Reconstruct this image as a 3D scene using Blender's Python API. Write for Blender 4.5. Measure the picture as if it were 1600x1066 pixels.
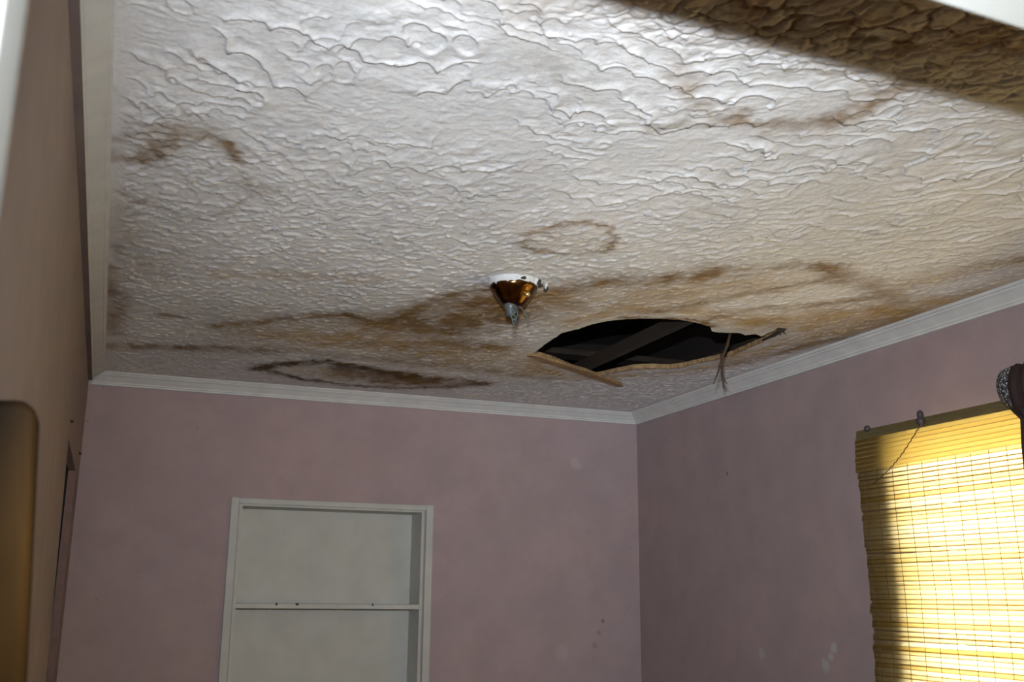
import bpy, bmesh, math, random
import numpy as np
from mathutils import Matrix, Vector

for o in list(bpy.data.objects):
    bpy.data.objects.remove(o)
random.seed(7)
SC = bpy.context.scene
COL = SC.collection

# ------------------------------------------------------------------ camera, sky, lights, exposure
EYE = Vector((0.0, 0.0, 1.59))
RIGHT = Vector((0.9337193, -0.3578771, 0.0096017))
UP = Vector((-0.0938692, -0.2188517, 0.9712324))
FWD = Vector((0.3454805, 0.9077598, 0.2379397))
cam = bpy.data.cameras.new('camera')
cam.sensor_width = 36.0
cam.lens = 1634.3 / 1600 * 36
cam.clip_start = 0.02
cam.dof.use_dof = True
cam.dof.focus_distance = 2.9
cam.dof.aperture_fstop = 7.0
camo = bpy.data.objects.new('camera', cam)
COL.objects.link(camo)
camo.matrix_world = Matrix(((RIGHT.x, UP.x, -FWD.x, EYE.x), (RIGHT.y, UP.y, -FWD.y, EYE.y),
                            (RIGHT.z, UP.z, -FWD.z, EYE.z), (0, 0, 0, 1)))
SC.camera = camo

world = bpy.data.worlds.new('sky')
SC.world = world
world.use_nodes = True
wn = world.node_tree
wn.nodes['Background'].inputs[0].default_value = (1.0, 0.95, 0.89, 1)
wn.nodes['Background'].inputs[1].default_value = 20.5

SC.view_settings.view_transform = 'Standard'
SC.view_settings.look = 'None'
SC.view_settings.gamma = 1
SC.view_settings.use_curve_mapping = False
SC.view_settings.exposure = 0.0


def area_light(name, loc, direction, sx, sy, power, color, spread=math.pi):
    l = bpy.data.lights.new(name, 'AREA')
    l.shape = 'RECTANGLE'
    l.size, l.size_y = sx, sy
    l.energy = power
    l.color = color
    l.spread = spread
    o = bpy.data.objects.new(name, l)
    COL.objects.link(o)
    o.location = loc
    o.rotation_euler = Vector(direction).to_track_quat('-Z', 'Y').to_euler()
    return o


# the flash on top of the photographer's camera: its rays clear the door head only beyond the dark wedge
area_light('camera_flash', (0.0, 0.04, 1.59 + 0.152), FWD + RIGHT * 0.11 - UP * 0.10, 0.045, 0.007, 17.0, (0.86, 0.93, 1.0), math.radians(82))
# portal that guides the sky's own light through the window
pl = area_light('window_portal', (2.62, 1.985, 1.48), (-1, 0, 0), 1.30, 1.30, 1.0, (1, 1, 1))
pl.data.cycles.is_portal = True

# ------------------------------------------------------------------ dimensions (metres)
H = 2.44
XL, XR, D = -0.1184, 2.3076, 4.388
Y0 = 0.52                                  # room face of the front wall
WX0, WX1 = XR, XR + 0.20                   # thickness of the window wall
WY0, WY1, WZ0, WZ1 = 1.35, 2.592, 0.86, 2.112   # window opening
NX0, NX1, NZ1, NZ0 = 0.497, 1.275, 1.952, 0.12  # built-in niche opening
NDEP = 0.16


# ------------------------------------------------------------------ materials
class NT:
    def __init__(s, name):
        s.m = bpy.data.materials.new(name)
        s.m.use_nodes = True
        s.t = s.m.node_tree
        s.b = s.t.nodes['Principled BSDF']
        s.out = s.t.nodes['Material Output']

    def n(s, typ, **kw):
        nd = s.t.nodes.new(typ)
        for k, v in kw.items():
            if k.startswith('i_'):
                k2 = k[2:]
                nd.inputs[int(k2) if k2.isdigit() else k2].default_value = v
            else:
                setattr(nd, k, v)
        return nd

    def l(s, a, b):
        s.t.links.new(a, b)

    def coord(s, scale=(1, 1, 1)):
        tc = s.n('ShaderNodeNewGeometry')
        mp = s.n('ShaderNodeMapping')
        mp.inputs['Scale'].default_value = scale
        s.l(tc.outputs['Position'], mp.inputs['Vector'])
        return mp.outputs['Vector']

    def noise(s, vec, scale, detail=4, rough=0.55, dist=0.0):
        nd = s.n('ShaderNodeTexNoise')
        nd.inputs['Scale'].default_value = scale
        nd.inputs['Detail'].default_value = detail
        nd.inputs['Roughness'].default_value = rough
        nd.inputs['Distortion'].default_value = dist
        s.l(vec, nd.inputs['Vector'])
        return nd.outputs['Fac']

    def ramp(s, fac, stops):
        r = s.n('ShaderNodeValToRGB')
        cr = r.color_ramp
        while len(cr.elements) < len(stops):
            cr.elements.new(0.5)
        for e, (p, c) in zip(cr.elements, stops):
            e.position = p
            e.color = tuple(c) + (1,) if len(c) == 3 else c
        s.l(fac, r.inputs['Fac'])
        return r.outputs['Color']

    def mix(s, fac, a, b, mode='MIX'):
        m = s.n('ShaderNodeMix', data_type='RGBA', blend_type=mode)
        if hasattr(fac, 'links'):
            s.l(fac, m.inputs[0])
        else:
            m.inputs[0].default_value = fac
        for v, k in ((a, 6), (b, 7)):
            if hasattr(v, 'links'):
                s.l(v, m.inputs[k])
            else:
                m.inputs[k].default_value = tuple(v) + (1,)
        return m.outputs[2]

    def bump(s, height, strength=0.3, dist=0.01):
        b = s.n('ShaderNodeBump')
        b.inputs['Strength'].default_value = strength
        b.inputs['Distance'].default_value = dist
        s.l(height, b.inputs['Height'])
        s.l(b.outputs['Normal'], s.b.inputs['Normal'])

    def set(s, color=None, rough=0.6, metal=0.0, spec=0.5):
        if color is not None:
            if hasattr(color, 'links'):
                s.l(color, s.b.inputs['Base Color'])
            else:
                s.b.inputs['Base Color'].default_value = tuple(color) + (1,)
        s.b.inputs['Roughness'].default_value = rough
        s.b.inputs['Metallic'].default_value = metal
        s.b.inputs['Specular IOR Level'].default_value = spec
        return s.m

    def spot(s, p, r):
        """soft irregular blotch mask round a world point"""
        g = s.n('ShaderNodeNewGeometry')
        nz = s.n('ShaderNodeTexNoise')
        nz.inputs['Scale'].default_value = 45
        s.l(g.outputs['Position'], nz.inputs['Vector'])
        d = s.n('ShaderNodeVectorMath', operation='DISTANCE')
        s.l(g.outputs['Position'], d.inputs[0])
        d.inputs[1].default_value = p
        a = s.n('ShaderNodeMath', operation='MULTIPLY_ADD')
        s.l(nz.outputs['Fac'], a.inputs[0])
        a.inputs[1].default_value = r * 1.2
        s.l(d.outputs['Value'], a.inputs[2])
        m = s.n('ShaderNodeMapRange')
        m.inputs['From Min'].default_value = r * 1.75
        m.inputs['From Max'].default_value = r * 1.2
        s.l(a.outputs[0], m.inputs['Value'])
        return m.outputs['Result']


def simple(name, color, rough=0.6, metal=0.0, var=0.12, scale=30, bump=0.0, spec=0.5):
    t = NT(name)
    v = t.coord()
    f = t.noise(v, scale, 5)
    c2 = tuple(max(0, c * (1 - var)) for c in color)
    c3 = tuple(min(1, c * (1 + var)) for c in color)
    col = t.ramp(f, [(0.3, c2), (0.7, c3)])
    if bump:
        t.bump(f, bump, 0.003)
    return t.set(col, rough, metal, spec)


def paint_wall(name, base, alt, spots=(), dirt=0.25):
    t = NT(name)
    v = t.coord()
    big = t.noise(v, 2.2, 4, 0.55, 0.4)
    col = t.ramp(big, [(0.36, base), (0.64, alt)])
    mid = t.noise(v, 9, 5, 0.6)
    col = t.mix(dirt, col, t.ramp(mid, [(0.35, (0.62, 0.62, 0.62)), (0.65, (1, 1, 1))]), 'MULTIPLY')
    for p, r, c, k in spots:
        m = t.n('ShaderNodeMath', operation='MULTIPLY')
        t.l(t.spot(p, r), m.inputs[0])
        m.inputs[1].default_value = k
        col = t.mix(m.outputs[0], col, c)
    speck = t.noise(v, 55, 1, 0.4)
    col = t.mix(t.ramp(speck, [(0.80, (0, 0, 0)), (0.84, (0.5, 0.5, 0.5))]), col, (0.16, 0.10, 0.09))
    fine = t.noise(v, 140, 3)
    t.bump(fine, 0.25, 0.002)
    return t.set(col, 0.75, 0, 0.3)


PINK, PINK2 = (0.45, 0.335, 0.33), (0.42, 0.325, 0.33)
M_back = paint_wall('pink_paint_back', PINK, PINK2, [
    ((1.991, 4.388, 2.19), 0.028, (0.47, 0.41, 0.42), 0.6), ((2.12, 4.388, 1.49), 0.010, (0.20, 0.13, 0.12), 0.8),
    ((2.10, 4.388, 1.44), 0.012, (0.28, 0.2, 0.19), 0.6), ((2.08, 4.388, 1.385), 0.014, (0.28, 0.2, 0.19), 0.5),
    ((1.92, 4.388, 1.35), 0.035, (0.50, 0.42, 0.43), 0.35), ((0.02, 4.388, 1.86), 0.05, (0.50, 0.40, 0.42), 0.22),
    ((0.05, 4.388, 1.72), 0.07, (0.50, 0.40, 0.42), 0.2), ((0.18, 4.388, 1.62), 0.05, (0.50, 0.40, 0.42), 0.2)])
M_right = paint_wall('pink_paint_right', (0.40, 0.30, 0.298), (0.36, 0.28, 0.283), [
    ((2.308, 3.435, 1.395), 0.022, (0.42, 0.42, 0.43), 0.6), ((2.308, 3.01, 1.435), 0.018, (0.45, 0.47, 0.47), 0.7),
    ((2.308, 3.03, 1.405), 0.014, (0.44, 0.45, 0.45), 0.65), ((2.308, 3.06, 1.378), 0.024, (0.40, 0.44, 0.43), 0.7),
    ((2.308, 3.62, 2.08), 0.008, (0.15, 0.1, 0.1), 0.8)])
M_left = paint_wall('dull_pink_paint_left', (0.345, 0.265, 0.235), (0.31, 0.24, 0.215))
M_band = paint_wall('shaded_band_paint', (0.20, 0.15, 0.13), (0.25, 0.19, 0.17))  # shade under the left crown put into the band's colour
M_trim = simple('white_trim_paint', (0.66, 0.655, 0.635), 0.5, var=0.07, scale=14, bump=0.1)
M_door_white = simple('white_door_paint', (0.42, 0.42, 0.395), 0.5, var=0.04, scale=10)
M_niche = simple('off_white_shelf_paint', (0.53, 0.52, 0.475), 0.55, var=0.07, scale=9)
M_hall = simple('hall_paint', (0.55, 0.50, 0.45), 0.7, var=0.05, scale=5)
M_floor = simple('brown_floor', (0.30, 0.20, 0.12), 0.45, var=0.25, scale=6)
M_torn = simple('torn_plasterboard', (0.32, 0.20, 0.095), 0.85, var=0.35, scale=60, bump=0.6)
M_paper = simple('brown_backing_paper', (0.33, 0.19, 0.09), 0.85, var=0.4, scale=70, bump=0.5)
M_splinter = simple('dark_splinter', (0.06, 0.035, 0.018), 0.8, var=0.3, scale=80)
M_debris = simple('black_debris', (0.035, 0.03, 0.02), 0.8, var=0.4, scale=90)
M_white_plaster = simple('smooth_white_plaster', (0.58, 0.58, 0.575), 0.7, var=0.04, scale=60)
M_dark = simple('closet_dark', (0.030, 0.022, 0.018), 0.85, var=0.2, scale=8)
M_sky_side = simple('exterior_paint', (0.7, 0.68, 0.62), 0.8)
M_socket = simple('grey_socket', (0.07, 0.075, 0.08), 0.4, var=0.1, scale=90)
M_wire = simple('grey_green_wire', (0.07, 0.085, 0.075), 0.6, var=0.3, scale=120)
M_wire2 = simple('pale_wire', (0.12, 0.13, 0.11), 0.6, var=0.3, scale=120)
M_cord = simple('brown_cord', (0.12, 0.08, 0.03), 0.8, var=0.3, scale=150)
M_knob = simple('dark_knob', (0.06, 0.045, 0.05), 0.5, var=0.2, scale=90)
M_alu = simple('window_frame_metal', (0.6, 0.6, 0.58), 0.4, var=0.05)
M_nut = simple('pale_brass_nut', (0.85, 0.68, 0.30), 0.25, 0.9, var=0.1, scale=80)


def wood(name, c1, c2, scale, rough):
    t = NT(name)
    v = t.coord(scale)
    f = t.noise(v, 6, 6, 0.6, 0.8)
    t.bump(f, 0.3, 0.004)
    return t.set(t.ramp(f, [(0.3, c1), (0.7, c2)]), rough)


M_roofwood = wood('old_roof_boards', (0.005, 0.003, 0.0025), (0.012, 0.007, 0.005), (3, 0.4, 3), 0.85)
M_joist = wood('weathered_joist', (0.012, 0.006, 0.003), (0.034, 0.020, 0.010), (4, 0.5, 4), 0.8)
def mat_post():
    t = NT('varnished_brown_wood')
    f = t.noise(t.coord((5, 5, 0.6)), 6, 6, 0.6, 0.8)
    tc = t.n('ShaderNodeTexCoord')
    sp = t.n('ShaderNodeSeparateXYZ')
    t.l(tc.outputs['Object'], sp.inputs[0])
    mz = t.n('ShaderNodeMapRange')           # painted shade: wood darkens towards the top end and the left side
    mz.inputs['From Min'].default_value, mz.inputs['From Max'].default_value = 1.745, 1.52
    t.l(sp.outputs['Z'], mz.inputs['Value'])
    mx_ = t.n('ShaderNodeMath', operation='MULTIPLY_ADD')
    t.l(sp.outputs['X'], mx_.inputs[0])
    mx_.inputs[1].default_value = 12.0
    t.l(mz.outputs[0], mx_.inputs[2])
    col = t.mix(mx_.outputs[0], (0.006, 0.004, 0.0025), t.ramp(f, [(0.3, (0.045, 0.021, 0.0050)), (0.7, (0.078, 0.038, 0.0095))]))
    return t.set(col, 0.6, 0, 0.03)


M_post = mat_post()


def mat_brass():
    t = NT('aged_brass')
    f = t.noise(t.coord(), 60, 4)
    return t.set(t.ramp(f, [(0.35, (0.10, 0.045, 0.012)), (0.7, (0.26, 0.13, 0.035))]), 0.2, 1.0)


M_brass = mat_brass()


def mat_slat(name='bamboo_slat', pale=False):
    t = NT(name)
    t.t.nodes.remove(t.b)
    oi = t.n('ShaderNodeObjectInfo')
    v = t.coord((60, 4, 60))
    f = t.noise(v, 3, 4)
    ca = t.ramp(oi.outputs['Random'], [(0.0, (0.78, 0.64, 0.30)), (0.12, (0.90, 0.80, 0.48)), (0.6, (0.94, 0.86, 0.58)), (1.0, (0.96, 0.90, 0.66))])
    col = t.mix(0.3, ca, t.ramp(f, [(0.3, (0.55, 0.5, 0.4)), (0.7, (1, 1, 1))]), 'MULTIPLY')
    tc = t.n('ShaderNodeTexCoord')
    sp = t.n('ShaderNodeSeparateXYZ')
    t.l(tc.outputs['Object'], sp.inputs[0])
    rim = t.n('ShaderNodeMapRange')          # brown line along the lower edge of every slat
    rim.inputs['From Min'].default_value, rim.inputs['From Max'].default_value = -0.0042, -0.0058
    t.l(sp.outputs['Z'], rim.inputs['Value'])
    rk = t.n('ShaderNodeMath', operation='MULTIPLY')
    t.l(rim.outputs[0], rk.inputs[0])
    rv = t.n('ShaderNodeMapRange')
    rv.inputs['To Min'].default_value, rv.inputs['To Max'].default_value = 0.25, 1.0
    rnd2 = t.n('ShaderNodeMath', operation='FRACT')
    rm = t.n('ShaderNodeMath', operation='MULTIPLY')
    rm.inputs[1].default_value = 7.31
    t.l(oi.outputs['Random'], rm.inputs[0])
    t.l(rm.outputs[0], rnd2.inputs[0])
    t.l(rnd2.outputs[0], rv.inputs['Value'])
    t.l(rv.outputs[0], rk.inputs[1])
    col = t.mix(rk.outputs[0], col, (0.42, 0.27, 0.10))
    if pale:
        col = t.mix(0.75, col, (0.97, 0.90, 0.66))
    df = t.n('ShaderNodeBsdfDiffuse')
    tr = t.n('ShaderNodeBsdfTranslucent')
    dcol = t.mix(1.0, col, (0.20, 0.18, 0.15), 'MULTIPLY')
    t.l(dcol, df.inputs['Color'])
    t.l(col, tr.inputs['Color'])
    mx = t.n('ShaderNodeMixShader')
    mx.inputs[0].default_value = 0.90 if pale else 0.72
    t.l(df.outputs[0], mx.inputs[1])
    t.l(tr.outputs[0], mx.inputs[2])
    t.l(mx.outputs[0], t.out.inputs['Surface'])
    return t.m


M_slat = mat_slat()
M_valance = mat_slat('thin_bamboo_slat', True)
M_rail = wood('olive_bamboo_rail', (0.09, 0.07, 0.025), (0.16, 0.12, 0.045), (40, 3, 40), 0.7)


def mat_glass():
    t = NT('window_glass')
    t.t.nodes.remove(t.b)
    a = t.n('ShaderNodeBsdfTransparent')
    g = t.n('ShaderNodeBsdfGlossy')
    g.inputs['Roughness'].default_value = 0.03
    fr = t.n('ShaderNodeFresnel')
    mx = t.n('ShaderNodeMixShader')
    t.l(fr.outputs[0], mx.inputs[0])
    t.l(a.outputs[0], mx.inputs[1])
    t.l(g.outputs[0], mx.inputs[2])
    t.l(mx.outputs[0], t.out.inputs['Surface'])
    return t.m


M_glass = mat_glass()


def mat_curtain():
    t = NT('dark_red_curtain_cloth')
    v = t.coord()
    f = t.noise(v, 14, 3)
    w = t.n('ShaderNodeTexWave', wave_type='BANDS', bands_direction='Y')
    w.inputs['Scale'].default_value = 22
    w.inputs['Distortion'].default_value = 1.5
    t.l(v, w.inputs['Vector'])
    col = t.mix(w.outputs['Fac'], t.ramp(f, [(0.3, (0.010, 0.005, 0.004)), (0.7, (0.024, 0.009, 0.007))]), (0.036, 0.010, 0.008))
    return t.set(col, 0.8)


M_curtain = mat_curtain()


def mat_lace():
    t = NT('black_grey_lace')
    v = t.n('ShaderNodeTexVoronoi', feature='DISTANCE_TO_EDGE')
    v.inputs['Scale'].default_value = 170
    t.l(t.coord((1, 1, 1)), v.inputs['Vector'])
    n = t.noise(t.coord(), 160, 2)
    a = t.n('ShaderNodeMath', operation='MULTIPLY_ADD')
    t.l(n, a.inputs[0])
    a.inputs[1].default_value = 0.5
    t.l(v.outputs['Distance'], a.inputs[2])
    return t.set(t.ramp(a.outputs[0], [(0.40, (0.012, 0.010, 0.012)), (0.50, (0.42, 0.42, 0.42))]), 0.7)


M_lace = mat_lace()


# ------------------------------------------------------------------ mesh helpers
def link(name, me, mat, parent=None):
    o = bpy.data.objects.new(name, me)
    COL.objects.link(o)
    if mat is not None and not me.materials:
        me.materials.append(mat)
    if parent is not None:
        o.parent = parent
    return o


def mesh(name, verts, faces, smooth=False):
    me = bpy.data.meshes.new(name)
    me.from_pydata([tuple(v) for v in verts], [], faces)
    bm = bmesh.new()
    bm.from_mesh(me)
    bmesh.ops.recalc_face_normals(bm, faces=bm.faces)
    bm.to_mesh(me)
    bm.free()
    if smooth:
        me.polygons.foreach_set('use_smooth', [True] * len(me.polygons))
    me.update()
    return me


def boxes_mesh(name, boxes, bevel=0.0):
    bm = bmesh.new()
    for x0, y0, z0, x1, y1, z1 in boxes:
        r = bmesh.ops.create_cube(bm, size=1)
        for v in r['verts']:
            v.co = Vector((x0 + (v.co.x + .5) * (x1 - x0), y0 + (v.co.y + .5) * (y1 - y0), z0 + (v.co.z + .5) * (z1 - z0)))
    if bevel:
        bmesh.ops.bevel(bm, geom=bm.edges[:], offset=bevel, segments=2, affect='EDGES', profile=0.5)
    me = bpy.data.meshes.new(name)
    bm.to_mesh(me)
    bm.free()
    return me


def box(name, x0, y0, z0, x1, y1, z1, mat, parent=None, bevel=0.0):
    return link(name, boxes_mesh(name, [(x0, y0, z0, x1, y1, z1)], bevel), mat, parent)


def tube(name, pts, rads, mat, parent=None, seg=8):
    pts = [Vector(p) for p in pts]
    if not isinstance(rads, (list, tuple)):
        rads = [rads] * len(pts)
    vs, fs = [], []
    for i, p in enumerate(pts):
        d = (pts[min(i + 1, len(pts) - 1)] - pts[max(i - 1, 0)]).normalized()
        a = d.orthogonal().normalized() if abs(d.z) > 0.9 else d.cross(Vector((0, 0, 1))).normalized()
        b = d.cross(a).normalized()
        for k in range(seg):
            t = 2 * math.pi * k / seg
            vs.append(p + (a * math.cos(t) + b * math.sin(t)) * rads[i])
    n = len(pts)
    for i in range(n - 1):
        for k in range(seg):
            fs.append((i * seg + k, i * seg + (k + 1) % seg, (i + 1) * seg + (k + 1) % seg, (i + 1) * seg + k))
    fs.append(tuple(range(seg))[::-1])
    fs.append(tuple((n - 1) * seg + k for k in range(seg)))
    return link(name, mesh(name, vs, fs, True), mat, parent)


def lathe(name, prof, c, mat, parent=None, seg=40, jag=None, tilt=None):
    """prof: list of (radius, z offset) about centre c"""
    vs, fs = [], []
    R = Matrix.Rotation(tilt[0], 3, 'X') @ Matrix.Rotation(tilt[1], 3, 'Y') if tilt else Matrix.Identity(3)
    for i, (r, z) in enumerate(prof):
        for k in range(seg):
            t = 2 * math.pi * k / seg
            dz = jag[i][k] if jag and jag[i] else 0
            vs.append(Vector(c) + R @ Vector((r * math.cos(t), r * math.sin(t), z + dz)))
    n = len(prof)
    for i in range(n - 1):
        for k in range(seg):
            fs.append((i * seg + k, i * seg + (k + 1) % seg, (i + 1) * seg + (k + 1) % seg, (i + 1) * seg + k))
    fs.append(tuple(range(seg)))
    fs.append(tuple((n - 1) * seg + k for k in range(seg))[::-1])
    return link(name, mesh(name, vs, fs, True), mat, parent)


def struct(o):
    o['kind'] = 'structure'
    return o


def empty(name, loc=(0, 0, 0)):
    o = bpy.data.objects.new(name, None)
    COL.objects.link(o)
    o.empty_display_size = 0.05
    return o


def thing(name, label, cat, group=None):
    o = empty(name)
    return tag(o, label, cat, group)


def tag(o, label, cat, group=None):
    o['label'] = label
    o['category'] = cat
    if group:
        o['group'] = group
    return o


# ------------------------------------------------------------------ numpy noise
RNG = np.random.RandomState(11)
TAB = RNG.rand(64, 256, 256)[:12]


def vnoise(x, y, s):
    t = TAB[s % 12]
    xi, yi = np.floor(x).astype(int), np.floor(y).astype(int)
    fx, fy = x - xi, y - yi
    fx = fx * fx * fx * (fx * (fx * 6 - 15) + 10)
    fy = fy * fy * fy * (fy * (fy * 6 - 15) + 10)
    a, b = t[xi & 255, yi & 255], t[(xi + 1) & 255, yi & 255]
    c, d = t[xi & 255, (yi + 1) & 255], t[(xi + 1) & 255, (yi + 1) & 255]
    return (a + (b - a) * fx) * (1 - fy) + (c + (d - c) * fx) * fy - 0.5


def fbm(x, y, s, octv=4):
    r, a = 0, 1.0
    for i in range(octv):
        r = r + a * vnoise(x * 2 ** i + 17.3 * i + 40, y * 2 ** i + 9.1 * i + 40, s + i)
        a *= 0.5
    return r


def worley2(x, y, s):
    """squared distance to the nearest jittered cell point"""
    xi, yi = np.floor(x).astype(int), np.floor(y).astype(int)
    tx, ty = TAB[s % 12], TAB[(s + 5) % 12]
    best = np.full(x.shape, 9.0)
    for i in (-1, 0, 1):
        for j in (-1, 0, 1):
            cx, cy = xi + i, yi + j
            px, py = cx + tx[cx & 255, cy & 255], cy + ty[cx & 255, cy & 255]
            best = np.minimum(best, (x - px) ** 2 + (y - py) ** 2)
    return best


def worley12(x, y, s):
    """distances to the nearest and second nearest jittered cell points"""
    xi, yi = np.floor(x).astype(int), np.floor(y).astype(int)
    tx, ty = TAB[s % 12], TAB[(s + 5) % 12]
    a = np.full(x.shape, 9.0)
    b = np.full(x.shape, 9.0)
    for i in (-1, 0, 1):
        for j in (-1, 0, 1):
            cx, cy = xi + i, yi + j
            d = np.hypot(x - cx - tx[cx & 255, cy & 255], y - cy - ty[cx & 255, cy & 255])
            b = np.minimum(b, np.maximum(a, d))
            a = np.minimum(a, d)
    return a, b


def smooth(e0, e1, x):
    t = np.clip((x - e0) / (e1 - e0), 0, 1)
    return t * t * (3 - 2 * t)


# ------------------------------------------------------------------ ceiling
HOLE = [(1.375, 3.404), (1.356, 3.251), (1.345, 3.065), (1.371, 3.003), (1.39, 2.924), (1.411, 2.88), (1.445, 2.84), (1.493, 2.807),
        (1.548, 2.784), (1.609, 2.771), (1.671, 2.779), (1.746, 2.807), (1.789, 2.861), (1.825, 2.86), (1.879, 2.842), (1.913, 2.861),
        (1.936, 2.836), (1.972, 2.852), (1.966, 2.775), (1.957, 2.735), (1.981, 2.738), (1.996, 2.773), (2.004, 2.826), (2.021, 2.921),
        (2.027, 3.015), (2.036, 3.129), (2.017, 3.217), (1.992, 3.298), (1.972, 3.367), (1.941, 3.418), (1.872, 3.429), (1.819, 3.471),
        (1.79, 3.534), (1.764, 3.617), (1.743, 3.672), (1.669, 3.625), (1.567, 3.531), (1.469, 3.454)]


def dense_hole():
    out = []
    rs = np.random.RandomState(3)
    n = len(HOLE)
    for i in range(n):
        a, b = np.array(HOLE[i]), np.array(HOLE[(i + 1) % n])
        m = max(1, int(np.hypot(*(b - a)) / 0.008))
        for k in range(m):
            out.append(a + (b - a) * k / m + (rs.rand(2) - 0.5) * 0.0035)
    return np.array(out)


HP = dense_hole()

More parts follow.
